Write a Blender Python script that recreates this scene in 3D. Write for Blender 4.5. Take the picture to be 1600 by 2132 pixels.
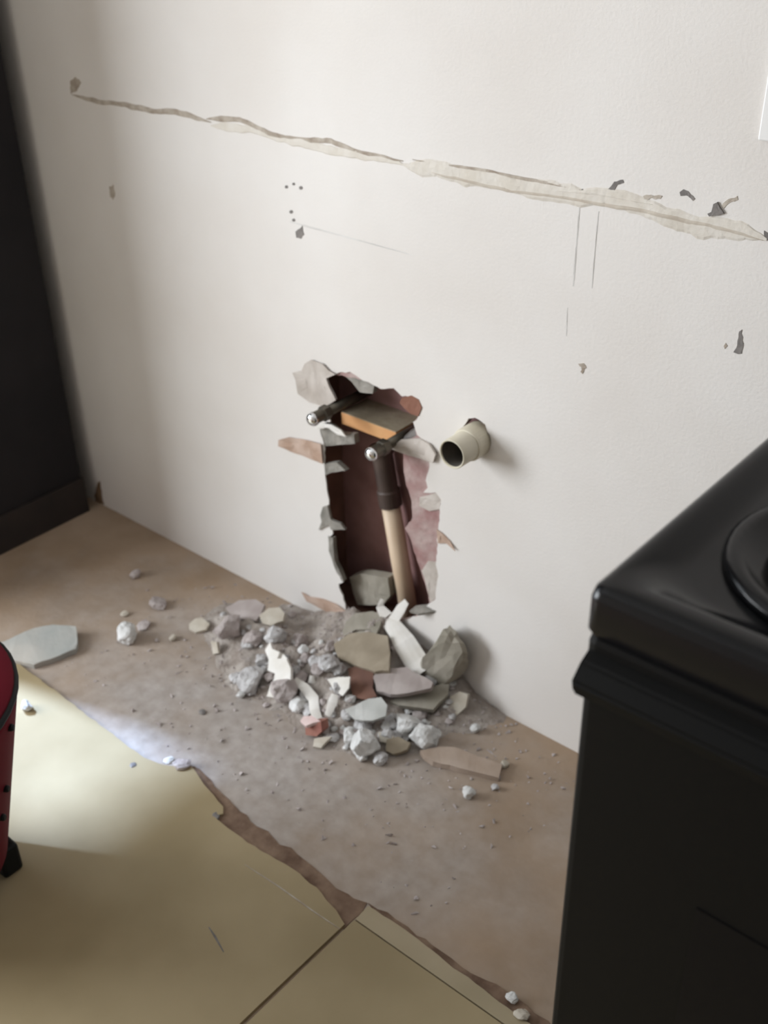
import bpy, bmesh, math, random
from mathutils import Vector, Matrix, noise
random.seed(7)
for o in list(bpy.data.objects): bpy.data.objects.remove(o, do_unlink=True)
scene = bpy.context.scene
COL = scene.collection
# ------------------------------------------------------------------ camera
F, CX, CY = 2317.0, 800.0, 1066.0
CAM = Vector((1.91582, -1.22123, 1.3))
R = Matrix(((0.76028411, -0.32670808, 0.56145339),
            (0.64930826, 0.40769931, -0.6420125),
            (-0.01915349, 0.85266823, 0.52210156)))
cd = bpy.data.cameras.new('camera'); cam = bpy.data.objects.new('camera', cd); COL.objects.link(cam)
cam.matrix_world = Matrix.Translation(CAM) @ R.to_4x4()
cd.sensor_fit = 'HORIZONTAL'; cd.sensor_width = 36; cd.lens = 36 * F / 1600
cd.clip_start = 0.02
cd.dof.use_dof = True; cd.dof.focus_distance = 1.15
cd.dof.aperture_fstop = (cd.lens / 1000) / 0.006
scene.camera = cam
# ------------------------------------------------------------------ world, sun, window light, exposure
w = bpy.data.worlds.new('world'); scene.world = w; w.use_nodes = True
w.node_tree.nodes['Background'].inputs[0].default_value = (0.80, 0.90, 1.0, 1)
w.node_tree.nodes['Background'].inputs[1].default_value = 1.0
def lamp(name, kind, energy, color, loc, direction, **kw):
    d = bpy.data.lights.new(name, kind); d.energy = energy; d.color = color
    for k, v in kw.items(): setattr(d, k, v)
    o = bpy.data.objects.new(name, d); COL.objects.link(o); o.location = loc
    o.rotation_euler = Vector(direction).to_track_quat('-Z', 'Y').to_euler()
    return o
# daylight comes in from the side of the black cabinet: sun and sky through the door opening, sky through the window opening of the left wall
lamp('sun_offscreen', 'SUN', 11.5, (0.48, 0.66, 1.0), (-3, -1.5, 4), (1, 0.25, -1.30), angle=math.radians(3.5))
lamp('door_left_offscreen', 'AREA', 9, (0.88, 0.95, 1.0), (-0.81, -0.83, 1.05), (1, 0, 0), shape='RECTANGLE', size=0.44, size_y=1.95)
lamp('window_left_offscreen', 'AREA', 96, (0.90, 0.94, 0.97), (-0.80, -1.88, 1.05), (1, 0, 0), shape='RECTANGLE', size=1.36, size_y=1.3)
vs = scene.view_settings
vs.view_transform = 'Standard'; vs.look = 'None'; vs.exposure = 0.0; vs.gamma = 1.0; vs.use_curve_mapping = False
# ------------------------------------------------------------------ pixel -> place (a direction; the distance comes from the surface touched)
def ray(p): return (R @ Vector((p[0] - CX, -(p[1] - CY), -F))).normalized()
def on_z(p, z=0.0):
    v = ray(p); return CAM + v * ((z - CAM.z) / v.z)
def on_y(p, y=0.0):
    v = ray(p); return CAM + v * ((y - CAM.y) / v.y)
def on_plane(p, c, n):
    v = ray(p); n = Vector(n); return CAM + v * ((Vector(c) - CAM).dot(n) / v.dot(n))
# ------------------------------------------------------------------ materials
def mat(name, c1, c2=None, scale=8, rough=0.7, bump=0.0, bscale=60, metal=0.0, spec=0.5, detail=6, lo=0.35, hi=0.65, coat=0.0):
    m = bpy.data.materials.new(name); m.use_nodes = True
    nt = m.node_tree; N = nt.nodes; L = nt.links; b = N['Principled BSDF']
    b.inputs['Roughness'].default_value = rough; b.inputs['Metallic'].default_value = metal
    b.inputs['Specular IOR Level'].default_value = spec
    b.inputs['Coat Weight'].default_value = coat
    tc = N.new('ShaderNodeTexCoord')
    if c2 is None: b.inputs['Base Color'].default_value = (*c1, 1)
    else:
        nz = N.new('ShaderNodeTexNoise'); nz.inputs['Scale'].default_value = scale; nz.inputs['Detail'].default_value = detail
        L.new(tc.outputs['Object'], nz.inputs['Vector'])
        cr = N.new('ShaderNodeValToRGB'); cr.color_ramp.elements[0].position = lo; cr.color_ramp.elements[1].position = hi
        cr.color_ramp.elements[0].color = (*c1, 1); cr.color_ramp.elements[1].color = (*c2, 1)
        L.new(nz.outputs['Fac'], cr.inputs['Fac']); L.new(cr.outputs['Color'], b.inputs['Base Color'])
        m['ramp'] = cr.name
    if bump:
        n2 = N.new('ShaderNodeTexNoise'); n2.inputs['Scale'].default_value = bscale; n2.inputs['Detail'].default_value = 8
        L.new(tc.outputs['Object'], n2.inputs['Vector'])
        bp = N.new('ShaderNodeBump'); bp.inputs['Strength'].default_value = bump; bp.inputs['Distance'].default_value = 0.004
        L.new(n2.outputs['Fac'], bp.inputs['Height']); L.new(bp.outputs['Normal'], b.inputs['Normal'])
    return m
M = {}
M['paint'] = mat('white_paint', (0.70, 0.665, 0.635), (0.755, 0.73, 0.71), 3, 0.75, 0.13, 220, spec=0.25)
M['room'] = mat('room_paint', (0.37, 0.33, 0.29), (0.41, 0.37, 0.33), 2, 0.9)
M['ceiling'] = mat('ceiling_paint', (0.62, 0.62, 0.61), (0.68, 0.68, 0.67), 2, 0.9)
M['gypsum'] = mat('pink_gypsum', (0.31, 0.17, 0.165), (0.46, 0.36, 0.34), 22, 0.95, 0.6, 90)
M['greygyp'] = mat('grey_gypsum', (0.19, 0.18, 0.16), (0.33, 0.31, 0.28), 30, 0.95, 0.6, 120)
M['paper'] = mat('brown_board_paper', (0.42, 0.29, 0.22), (0.55, 0.42, 0.35), 25, 0.9, 0.2, 150)
M['tornpale'] = mat('pale_torn_paper', (0.42, 0.37, 0.33), (0.58, 0.53, 0.49), 18, 0.9, 0.3, 120)
M['whitepaper'] = mat('white_torn_paper', (0.68, 0.65, 0.60), (0.78, 0.76, 0.73), 20, 0.85, 0.2, 120)
M['cavity'] = mat('dark_red_cavity', (0.25, 0.135, 0.125), (0.38, 0.22, 0.21), 12, 0.9, 0.3, 50)
M['stud'] = mat('old_stud', (0.12, 0.06, 0.045), (0.20, 0.10, 0.07), 14, 0.85, 0.2, 60)
M['wood'] = mat('orange_wood', (0.62, 0.30, 0.12), (0.72, 0.40, 0.18), 16, 0.7, 0.15, 60)
M['copper'] = mat('tarnished_pipe', (0.10, 0.095, 0.08), (0.17, 0.15, 0.12), 40, 0.45, 0.1, 90, metal=0.8)
M['chrome'] = mat('chrome', (0.85, 0.87, 0.9), None, rough=0.12, metal=1.0)
M['pvc'] = mat('cream_plastic', (0.60, 0.55, 0.42), (0.68, 0.63, 0.52), 14, 0.5, 0.05, 80)
M['beigepipe'] = mat('beige_pipe', (0.62, 0.47, 0.33), (0.70, 0.56, 0.42), 9, 0.5)
M['darkpipe'] = mat('dark_segment', (0.045, 0.028, 0.024), (0.075, 0.05, 0.04), 20, 0.5)
M['plaster'] = mat('broken_plaster', (0.40, 0.385, 0.385), (0.60, 0.595, 0.60), 35, 0.95, 0.9, 130)
M['plasterw'] = mat('white_plaster', (0.56, 0.56, 0.55), (0.72, 0.72, 0.72), 30, 0.95, 0.8, 130)
M['plasterm'] = mat('mauve_plaster', (0.36, 0.31, 0.30), (0.50, 0.45, 0.44), 30, 0.95, 0.8, 130)
M['board_tan'] = mat('tan_board', (0.27, 0.225, 0.165), (0.37, 0.315, 0.24), 18, 0.9, 0.2, 90)
M['board_mauve'] = mat('mauve_board', (0.33, 0.28, 0.265), (0.45, 0.4, 0.385), 18, 0.9, 0.2, 90)
M['board_olive'] = mat('olive_grey_board', (0.25, 0.23, 0.185), (0.36, 0.33, 0.28), 18, 0.9, 0.3, 90)
M['board_pink'] = mat('pinkish_board', (0.36, 0.275, 0.215), (0.46, 0.375, 0.315), 14, 0.9, 0.2, 90)
M['board_pale'] = mat('pale_green_grey_board', (0.44, 0.45, 0.43), (0.58, 0.585, 0.57), 18, 0.85, 0.2, 90)
M['board_blue'] = mat('blue_grey_board', (0.36, 0.38, 0.37), (0.52, 0.50, 0.46), 7, 0.85, 0.2, 90)
M['cream'] = mat('cream_plaster', (0.46, 0.41, 0.34), (0.56, 0.52, 0.45), 30, 0.9, 0.4, 90)
M['brick'] = mat('brick_red', (0.26, 0.10, 0.08), (0.36, 0.17, 0.13), 30, 0.9, 0.5, 90)
M['pinkface'] = mat('pink_plaster', (0.62, 0.46, 0.44), (0.70, 0.56, 0.54), 30, 0.9, 0.4, 90)
M['dark'] = mat('dark_chip', (0.14, 0.13, 0.125), (0.24, 0.22, 0.21), 40, 0.9, 0.3, 90)
M['dirt'] = mat('brown_dirt', (0.32, 0.265, 0.215), (0.52, 0.47, 0.41), 45, 0.95, 0.4, 150)
M['glue'] = mat('cream_glue', (0.63, 0.585, 0.52), (0.7, 0.665, 0.615), 30, 0.85, 0.4, 90)
M['pencil'] = mat('faint_pencil', (0.64, 0.63, 0.61), (0.69, 0.675, 0.66), 30, 0.8)
M['dustheap'] = mat('grey_dust', (0.28, 0.235, 0.205), (0.45, 0.405, 0.37), 26, 1.0, 1.0, 160)
M['vinyl'] = mat('tan_vinyl', (0.29, 0.228, 0.128), (0.355, 0.285, 0.17), 5, 0.55, 0.06, 60, spec=0.35)
M['vinyl2'] = mat('tan_vinyl_strip', (0.32, 0.265, 0.17), (0.39, 0.325, 0.22), 6, 0.55, 0.06, 60, spec=0.35)
M['adhesive'] = mat('brown_adhesive', (0.12, 0.07, 0.045), (0.24, 0.16, 0.11), 28, 0.9, 0.6, 90)
M['enamel'] = mat('black_enamel', (0.005, 0.005, 0.006), None, rough=0.2, spec=0.24)
M['blackside'] = mat('black_panel', (0.004, 0.004, 0.004), None, rough=0.5, spec=0.12)
M['glass'] = mat('oven_glass', (0.004, 0.004, 0.005), None, rough=0.3, spec=0.12)
M['iron'] = mat('cast_iron', (0.018, 0.018, 0.018), (0.03, 0.03, 0.03), 60, 0.6, 0.2, 200)
M['cap'] = mat('burner_cap', (0.075, 0.06, 0.05), (0.10, 0.08, 0.07), 30, 0.5)
M['cabinet'] = mat('black_cabinet', (0.014, 0.013, 0.015), (0.020, 0.018, 0.020), 6, 0.6, spec=0.2)
M['plinth'] = mat('dark_brown_plinth', (0.018, 0.013, 0.012), (0.03, 0.021, 0.018), 10, 0.8)
M['red'] = mat('dark_red_plastic', (0.12, 0.005, 0.014), (0.14, 0.008, 0.018), 6, 0.75, spec=0.15)
M['blackpl'] = mat('black_plastic', (0.007, 0.008, 0.009), None, rough=0.5, spec=0.2)
M['whitepl'] = mat('white_plastic', (0.82, 0.82, 0.82), None, rough=0.3)
# floor: brown boards with grey plaster dust settled around the heap
def floor_material():
    m = mat('dusty_subfloor', (0.30, 0.215, 0.145), (0.40, 0.30, 0.22), 6, 0.9, 0.25, 70, spec=0.2)
    nt = m.node_tree; N = nt.nodes; L = nt.links; b = N['Principled BSDF']
    ramp = N[m['ramp']]
    tc = N.new('ShaderNodeTexCoord')
    sub = N.new('ShaderNodeVectorMath'); sub.operation = 'SUBTRACT'; sub.inputs[1].default_value = (0.80, -0.34, 0)
    mul = N.new('ShaderNodeVectorMath'); mul.operation = 'MULTIPLY'; mul.inputs[1].default_value = (1.0, 1.7, 0)
    ln = N.new('ShaderNodeVectorMath'); ln.operation = 'LENGTH'
    nz = N.new('ShaderNodeTexNoise'); nz.inputs['Scale'].default_value = 7; nz.inputs['Detail'].default_value = 8
    L.new(tc.outputs['Object'], sub.inputs[0]); L.new(sub.outputs[0], mul.inputs[0]); L.new(mul.outputs[0], ln.inputs[0])
    L.new(tc.outputs['Object'], nz.inputs['Vector'])
    ma = N.new('ShaderNodeMath'); ma.operation = 'MULTIPLY_ADD'; ma.inputs[1].default_value = 0.9; 
    L.new(nz.outputs['Fac'], ma.inputs[0]); L.new(ln.outputs['Value'], ma.inputs[2])
    mr = N.new('ShaderNodeMapRange'); mr.inputs['From Min'].default_value = 0.55; mr.inputs['From Max'].default_value = 1.22
    mr.inputs['To Min'].default_value = 0.92; mr.inputs['To Max'].default_value = 0.0
    L.new(ma.outputs[0], mr.inputs['Value'])
    n2 = N.new('ShaderNodeTexNoise'); n2.inputs['Scale'].default_value = 40; n2.inputs['Detail'].default_value = 8
    L.new(tc.outputs['Object'], n2.inputs['Vector'])
    c2 = N.new('ShaderNodeValToRGB'); c2.color_ramp.elements[0].position = 0.3; c2.color_ramp.elements[1].position = 0.7
    c2.color_ramp.elements[0].color = (0.32, 0.285, 0.26, 1); c2.color_ramp.elements[1].color = (0.44, 0.405, 0.385, 1)
    L.new(n2.outputs['Fac'], c2.inputs['Fac'])
    mx = N.new('ShaderNodeMix'); mx.data_type = 'RGBA'
    L.new(mr.outputs['Result'], mx.inputs['Factor']); L.new(ramp.outputs['Color'], mx.inputs['A']); L.new(c2.outputs['Color'], mx.inputs['B'])
    L.new(mx.outputs['Result'], b.inputs['Base Color'])
    return m
M['floor'] = floor_material()
# ------------------------------------------------------------------ object helpers
def link(name, me, m, parent=None, smooth=False):
    o = bpy.data.objects.new(name, me); COL.objects.link(o)
    if m: me.materials.append(M[m] if isinstance(m, str) else m)
    if parent is not None: o.parent = parent
    if smooth:
        for p in me.polygons: p.use_smooth = True
    return o
def obj(name, bm, m, parent=None, smooth=False):
    bmesh.ops.recalc_face_normals(bm, faces=bm.faces[:])
    me = bpy.data.meshes.new(name); bm.to_mesh(me); bm.free()
    return link(name, me, m, parent, smooth)
def tag(o, label=None, cat=None, group=None, kind=None):
    if label: o['label'] = label
    if cat: o['category'] = cat
    if group: o['group'] = group
    if kind: o['kind'] = kind
    return o
def empty(name, loc):
    o = bpy.data.objects.new(name, None); COL.objects.link(o); o.location = loc; o.empty_display_size = 0.05
    return o
def box(bm, x0, x1, y0, y1, z0, z1, bevel=0.0, seg=2):
    g = bmesh.ops.create_cube(bm, size=1)
    for v in g['verts']:
        v.co = Vector(((x0 + x1) / 2 + v.co.x * (x1 - x0), (y0 + y1) / 2 + v.co.y * (y1 - y0), (z0 + z1) / 2 + v.co.z * (z1 - z0)))
    if bevel:
        es = list({e for v in g['verts'] for e in v.link_edges})
        bmesh.ops.bevel(bm, geom=es, offset=bevel, segments=seg, affect='EDGES', profile=0.5)
def bx(name, dims, m, parent=None, bevel=0.0, seg=2, off=(0, 0, 0), smooth=False):
    bm = bmesh.new(); x0, x1, y0, y1, z0, z1 = dims
    box(bm, x0 - off[0], x1 - off[0], y0 - off[1], y1 - off[1], z0 - off[2], z1 - off[2], bevel, seg)
    return obj(name, bm, m, parent, smooth)
def frame(d):
    d = Vector(d).normalized(); a = Vector((0, 0, 1)) if abs(d.z) < 0.9 else Vector((1, 0, 0))
    u = d.cross(a).normalized(); return u, d.cross(u).normalized()
def lathe(bm, p0, d, prof, n=24):
    """prof: (distance along d, radius)"""
    d = Vector(d).normalized(); u, v = frame(d); rings = []
    for t, r in prof:
        rings.append([bm.verts.new(Vector(p0) + d * t + (u * math.cos(2 * math.pi * k / n) + v * math.sin(2 * math.pi * k / n)) * max(r, 1e-5)) for k in range(n)])
    for a, b in zip(rings, rings[1:]):
        for k in range(n): bm.faces.new((a[k], a[(k + 1) % n], b[(k + 1) % n], b[k]))
    bm.faces.new(rings[0]); bm.faces.new(rings[-1][::-1])
def tube_poly(bm, pts, r, n=10):
    pts = [Vector(p) for p in pts]; rings = []
    for i, p in enumerate(pts):
        d = (pts[min(i + 1, len(pts) - 1)] - pts[max(i - 1, 0)]); u, v = frame(d)
        rings.append([bm.verts.new(p + (u * math.cos(2 * math.pi * k / n) + v * math.sin(2 * math.pi * k / n)) * r) for k in range(n)])
    for a, b in zip(rings, rings[1:]):
        for k in range(n): bm.faces.new((a[k], a[(k + 1) % n], b[(k + 1) % n], b[k]))
    bm.faces.new(rings[0]); bm.faces.new(rings[-1][::-1])
def rough_outline(pts, amp, step, rnd, closed=True):
    """subdivide an outline and jitter the new points so broken edges look broken"""
    out = []; n = len(pts)
    for i in range(n if closed else n - 1):
        a, b = Vector(pts[i]), Vector(pts[(i + 1) % n]); k = max(1, int((b - a).length / step))
        for j in range(k):
            p = a.lerp(b, j / k)
            if j: p = p + Vector([rnd.uniform(-amp, amp) for _ in range(len(p))])
            out.append(p)
    if not closed: out.append(Vector(pts[-1]))
    return out
def slab(bm, top, thick, n):
    """a plate: outline (3D points) extruded by -n*thick"""
    n = Vector(n).normalized()
    a = [bm.verts.new(p) for p in top]; b = [bm.verts.new(p - n * thick) for p in top]
    fa = bm.faces.new(a); fb = bm.faces.new(b[::-1]); N = len(a)
    for i in range(N): bm.faces.new((a[i], b[i], b[(i + 1) % N], a[(i + 1) % N]))
    bmesh.ops.triangulate(bm, faces=[fa, fb])
def holed_sheet(name, outer, holes, y0, y1, m, parent=None):
    """a vertical sheet between y0 and y1 with ragged holes, all given as (x,z)"""
    bm = bmesh.new(); loops = []
    for lp in [outer] + holes:
        vs_ = [bm.verts.new((p[0], y0, p[1])) for p in lp]
        for i in range(len(vs_)): bm.edges.new((vs_[i], vs_[(i + 1) % len(vs_)]))
        loops.append(vs_)
    bmesh.ops.triangle_fill(bm, use_beauty=True, edges=bm.edges[:])
    bmesh.ops.delete(bm, geom=[f for f in bm.faces if f.calc_area() < 1e-12], context='FACES_ONLY')
    fr = bm.faces[:]
    g = bmesh.ops.extrude_face_region(bm, geom=fr)
    for e in g['geom']:
        if isinstance(e, bmesh.types.BMVert): e.co.y = y1
    return obj(name, bm, m, parent)
def struct(o): o['kind'] = 'structure'; return o
# ------------------------------------------------------------------ the room
X0, X1, Y0, ZC = -0.78, 3.0, -3.0, 2.45
fl = struct(bx('floor', (X0 - .1, X1 + .1, Y0 - .1, 0.25, -0.08, 0.0), 'floor'))
struct(bx('ceiling', (X0 - .1, X1 + .1, Y0 - .1, 0.25, ZC, ZC + .08), 'ceiling'))
struct(bx('wall_right', (X1, X1 + .1, Y0 - .1, 0.25, 0, ZC), 'room'))
def pieces(name, m, lst):
    bm = bmesh.new()
    for d in lst: box(bm, *d)
    return struct(obj(name, bm, m))
# unseen door and window openings in the left wall, sized to shape the daylight
DY0, DY1, DH = -1.07, -0.60, 2.14
WY0, WY1, WZ0, WZ1 = -2.60, -1.16, 0.36, 1.74
pieces('wall_left', 'room', [(X0 - .1, X0, DY1, 0.25, 0, ZC), (X0 - .1, X0, DY0, DY1, DH, ZC), (X0 - .1, X0, WY1, DY0, 0, ZC), (X0 - .1, X0, WY0, WY1, 0, WZ0),
                             (X0 - .1, X0, WY0, WY1, WZ1, ZC), (X0 - .1, X0, Y0 - .1, WY0, 0, ZC)])
struct(bx('wall_front', (X0, X1, Y0 - .1, Y0, 0, ZC), 'room'))
# back wall: painted skin, gypsum core behind it, both with ragged openings
def W(u, v): # close-up coordinates of the hole -> photo pixel
    return (540 + u / 2.963, 720 + v / 2.963)
def wl(lst, y=0.0): return [on_y(W(*q), y) for q in lst]
left_side = [(1045, 1592), (1000, 1660), (880, 1700), (700, 1700), (560, 1690), (520, 1570), (490, 1470), (518, 1460), (470, 1380), (440, 1270), (425, 1180), (455, 1160),
             (450, 1110), (430, 980), (415, 860), (405, 740), (400, 610), (375, 520), (400, 480), (440, 470), (410, 370), (475, 330), (430, 240), (415, 190), (480, 172)]
top_in = [(560, 200), (640, 215), (700, 240), (750, 266), (830, 262), (880, 312), (960, 318), (1000, 380), (985, 430), (950, 470)]
skin_right = [(975, 550), (1055, 610), (1102, 660), (1085, 712), (1050, 715), (1045, 770), (1028, 830), (1040, 875), (1012, 905), (1090, 905), (1122, 950), (1112, 1050), (1105, 1150),
              (1097, 1250), (1090, 1350), (1105, 1420), (1090, 1560)]
core_right = [(965, 560), (900, 590), (850, 620), (880, 660), (886, 780), (900, 860), (935, 960), (940, 1060), (892, 1130), (930, 1200), (962, 1300), (1000, 1420), (1038, 1540)]
rn = random.Random(3)
def xz(lst): return [(p.x, p.z) for p in rough_outline(wl(lst), 0.0018, 0.008, rn)]
skin_hole = xz(left_side + [(490, 165), (560, 160), (600, 185)] + top_in[1:] + skin_right)
core_hole = xz([(u - (48 if 100 < v < 1690 and u < 600 else 0), v) for u, v in left_side[3:]] + top_in + core_right + left_side[:3])
PV = on_y((992, 915))
def pvc_gap(r, up, n=26):
    q = random.Random(5); return [(PV.x + math.cos(a) * r * q.uniform(.97, 1.04), PV.z + up + math.sin(a) * (r + (0.006 if 0.9 < a < 2.3 else 0)) * q.uniform(.97, 1.05)) for a in [2 * math.pi * k / n for k in range(n)]]
outer = [(X0, 0), (X1, 0), (X1, ZC), (X0, ZC)]
wall = struct(holed_sheet('wall_back', outer, [skin_hole, pvc_gap(.0275, .002)], 0.0, 0.0025, 'paint'))
holed_sheet('gypsum_core', outer, [core_hole, pvc_gap(.0275, .002)], 0.0025, 0.0145, 'gypsum', wall)
bx('cavity_backing', (X0, X1, 0.085, 0.13, 0, ZC), 'cavity', wall)
for x in (0.655, 1.16): bx('stud', (x - .02, x + .02, 0.0145, 0.085, 0, ZC), 'stud', wall)
bx('sole_plate', (0.2, 1.3, 0.0145, 0.085, 0, 0.038), 'stud', wall)
# the torn paper and broken edges round the hole, each a piece of the wall
def flap(name, pts, m, y=-0.001, thick=0.0016, bulge=0.0, jit=0.0008, seed=1, step=0.012, rough=0.0007, wall_y=0.0):
    q = random.Random(seed)
    P = rough_outline([on_y(p, wall_y) for p in pts], rough, step, q)
    c = sum(P, Vector()) / len(P); rad = max((p - c).length for p in P)
    bm = bmesh.new()
    a = [bm.verts.new(Vector((p.x, wall_y + y - bulge * ((p - c).length / rad) ** 2 + q.uniform(-jit, jit), p.z))) for p in P]
    inner = [bm.verts.new(Vector((c.x + (p.x - c.x) * .5, wall_y + y - bulge * .2 + q.uniform(-jit, jit), c.z + (p.z - c.z) * .5))) for p in P]
    n = len(a)
    for i in range(n): bm.faces.new((a[i], a[(i + 1) % n], inner[(i + 1) % n], inner[i]))
    bmesh.ops.triangulate(bm, faces=[bm.faces.new(inner)])
    fs = bm.faces[:]
    g = bmesh.ops.extrude_face_region(bm, geom=fs)
    for e in g['geom']:
        if isinstance(e, bmesh.types.BMVert): e.co.y += thick
    return obj(name, bm, m, wall)
def wp(lst): return [W(*q) for q in lst]
flap('torn_paper', wp([(220, 160), (270, 150), (290, 105), (330, 82), (400, 108), (440, 150), (485, 170), (418, 190), (440, 250), (482, 330), (412, 372), (320, 345), (250, 290), (235, 205)]), 'tornpale', -0.002, bulge=0.004, seed=2)
flap('torn_paper', wp([(130, 575), (190, 560), (300, 580), (392, 602), (402, 722), (330, 700), (200, 650), (132, 612)]), 'paper', -0.002, bulge=0.004, seed=3)
flap('torn_paper', wp([(270, 1515), (300, 1540), (400, 1560), (480, 1590), (560, 1640), (540, 1680), (470, 1662), (380, 1620), (300, 1570)]), 'paper', -0.002, bulge=0.003, seed=4)
flap('torn_paper', wp([(1100, 1130), (1130, 1150), (1180, 1200), (1222, 1258), (1160, 1215), (1108, 1215)]), 'paper', -0.002, bulge=0.003, seed=5)
flap('broken_edge', wp([(400, 990), (430, 980), (450, 1070), (510, 1090), (540, 1130), (450, 1130), (440, 1100), (375, 1132), (395, 1080), (385, 1040)]), 'greygyp', -0.004, thick=.005, seed=6)
flap('broken_edge', wp([(402, 730), (480, 718), (535, 770), (450, 780), (408, 800)]), 'greygyp', -0.0005, thick=.010, seed=7)
flap('broken_edge', wp([(370, 515), (395, 485), (440, 500), (500, 545), (580, 550), (590, 605), (500, 612), (408, 620)]), 'greygyp', 0.001, thick=.012, seed=8)
flap('paper_curl', wp([(362, 500), (400, 470), (460, 478), (520, 510), (562, 548), (500, 540), (440, 500), (400, 486)]), 'whitepaper', -0.006, thick=.002, bulge=.004, seed=9)
flap('broken_edge', wp([(427, 1172), (457, 1185), (452, 1270), (475, 1350), (522, 1450), (480, 1400), (432, 1262)]), 'greygyp', -0.001, thick=.009, seed=10)
flap('broken_edge', wp([(830, 622), (880, 577), (1000, 570), (1060, 600), (1105, 660), (1088, 712), (1000, 692), (930, 672), (880, 650)]), 'tornpale', -0.002, thick=.004, bulge=.006, seed=11)
flap('brown_scrap', wp([(880, 322), (940, 306), (985, 330), (1006, 380), (985, 432), (940, 420), (900, 385), (868, 352)]), mat('rust_paper', (0.20, 0.085, 0.055), (0.27, 0.13, 0.09), 20, 0.9), -0.001, thick=.004, seed=12)
flap('broken_edge', wp([(485, 170), (560, 160), (595, 185), (640, 215), (700, 242), (690, 300), (610, 290), (560, 225)]), 'greygyp', 0.004, thick=.012, seed=13)
flap('broken_edge', wp([(990, 935), (1040, 925), (1095, 905), (1122, 950), (1108, 1010), (1050, 1020), (985, 990)]), 'tornpale', 0.0005, thick=.005, seed=14)
flap('broken_edge', wp([(960, 500), (935, 520), (890, 560), (880, 580), (930, 585), (975, 555)]), 'dark', 0.004, thick=.01, seed=15)
flap('broken_edge', wp([(1000, 1390), (1040, 1330), (1095, 1335), (1105, 1420), (1090, 1560), (1050, 1585), (1030, 1480)]), 'tornpale', 0.001, thick=.006, seed=16)
flap('broken_edge', wp([(490, 1472), (560, 1452), (660, 1465), (725, 1480), (742, 1590), (700, 1645), (540, 1645), (512, 1560)]), 'board_olive', 0.03, thick=.02, seed=17)
# stains, glue ridge and chipped spots left on the wall by the old worktop
def mark(name, pts, m='dirt', y=-0.0006, thick=0.0012, seed=1, rough=0.0013, step=0.0035):
    return flap(name, pts, m, y, thick, 0, 0.0002, seed, step, rough)
def ridge(name, pts, width, depth, m, seed=1, wob=0.35):
    q = random.Random(seed); P = [on_y(p) for p in pts]; bm = bmesh.new(); rows = []
    Q = []
    for a, b in zip(P, P[1:]):
        k = max(2, int((b - a).length / 0.008))
        Q += [a.lerp(b, j / k) for j in range(k)]
    Q.append(P[-1]); n = len(Q)
    for i, p in enumerate(Q):
        e = min(1, i / 4, (n - 1 - i) / 4) * .85 + .15
        wd = width * e * (1 + wob * (noise.noise(Vector((p.x * 11, seed * 3.1, 0))) * 1.6) + .22 * noise.noise(Vector((p.x * 60, seed, 9)))); dz = noise.noise(Vector((p.x * 13, seed * 7.7, 1))) * width * .4 + noise.noise(Vector((p.x * 55, seed * 2.7, 4))) * width * .16
        dp = .6 * depth * (0.55 + 0.8 * abs(noise.noise(Vector((p.x * 18, seed, 5)))))
        rows.append([bm.verts.new((p.x, y, p.z + dz + h * wd)) for h, y in ((-.5, .0008), (-.3, -dp * .8), (0.05, -dp), (.35, -dp * .7), (.5, .0008))])
    for a, b in zip(rows, rows[1:]):
        for k in range(4): bm.faces.new((a[k], a[k + 1], b[k + 1], b[k]))
        bm.faces.new((a[4], a[0], b[0], b[4]))
    bm.faces.new(rows[0]); bm.faces.new(rows[-1][::-1])
    return obj(name, bm, m, wall)
ridge('glue_ridge', [(150, 196), (210, 214), (290, 222), (370, 238), (440, 250)], .010, .003, 'dirt', 1)
ridge('glue_ridge', [(430, 246), (500, 250), (560, 276), (620, 290), (690, 296), (745, 320), (840, 336)], .009, .003, 'dirt', 2)
ridge('glue_ridge', [(440, 262), (520, 270), (600, 292), (680, 310), (760, 326), (850, 345)], .014, .003, 'glue', 3)
ridge('glue_ridge', [(840, 338), (930, 356), (1020, 376), (1110, 398), (1200, 408), (1300, 422), (1400, 448), (1500, 470), (1598, 500)], .026, .004, 'glue', 4, .25)
ridge('glue_line', [(860, 334), (960, 348), (1060, 366), (1150, 384), (1225, 398)], .006, .003, 'dirt', 5)
ridge('glue_line', [(900, 358), (1000, 384), (1100, 404), (1200, 414), (1300, 432), (1400, 452), (1480, 468), (1590, 500)], .006, .0052, mat('tan_glue', (0.47, 0.41, 0.345), (0.57, 0.52, 0.45), 30, 0.9, .3, 90), 6)
ridge('glue_line', [(1150, 396), (1240, 404), (1300, 412), (1360, 424)], .005, .005, 'glue', 7)
mark('chipped_spot', [(146, 170), (158, 160), (170, 172), (160, 190), (148, 196)], 'dirt', seed=21)
mark('chipped_spot', [(228, 388), (236, 384), (240, 405), (236, 416), (230, 410)], 'dirt', seed=22)
for i, (x, y, r) in enumerate([(597, 389, 3.5), (612, 383, 3), (627, 391, 4), (607, 441, 4), (612, 458, 3.5), (1214, 396, 3)]):
    mark('nail_hole', [(x + r * math.cos(a), y + r * math.sin(a)) for a in (0, 1, 2, 3, 4, 5)], 'dark', seed=30 + i, rough=.0002)
mark('chipped_spot', [(616, 482), (624, 476), (630, 470), (634, 488), (628, 497), (618, 495)], 'dark', seed=23)
mark('chipped_spot', [(1262, 396), (1276, 384), (1280, 378), (1298, 374), (1300, 380), (1284, 388), (1276, 402), (1264, 404)], 'dark', seed=24)
mark('chipped_spot', [(1340, 408), (1352, 406), (1380, 408), (1376, 414), (1352, 414), (1344, 420)], 'dirt', seed=25)
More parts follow.
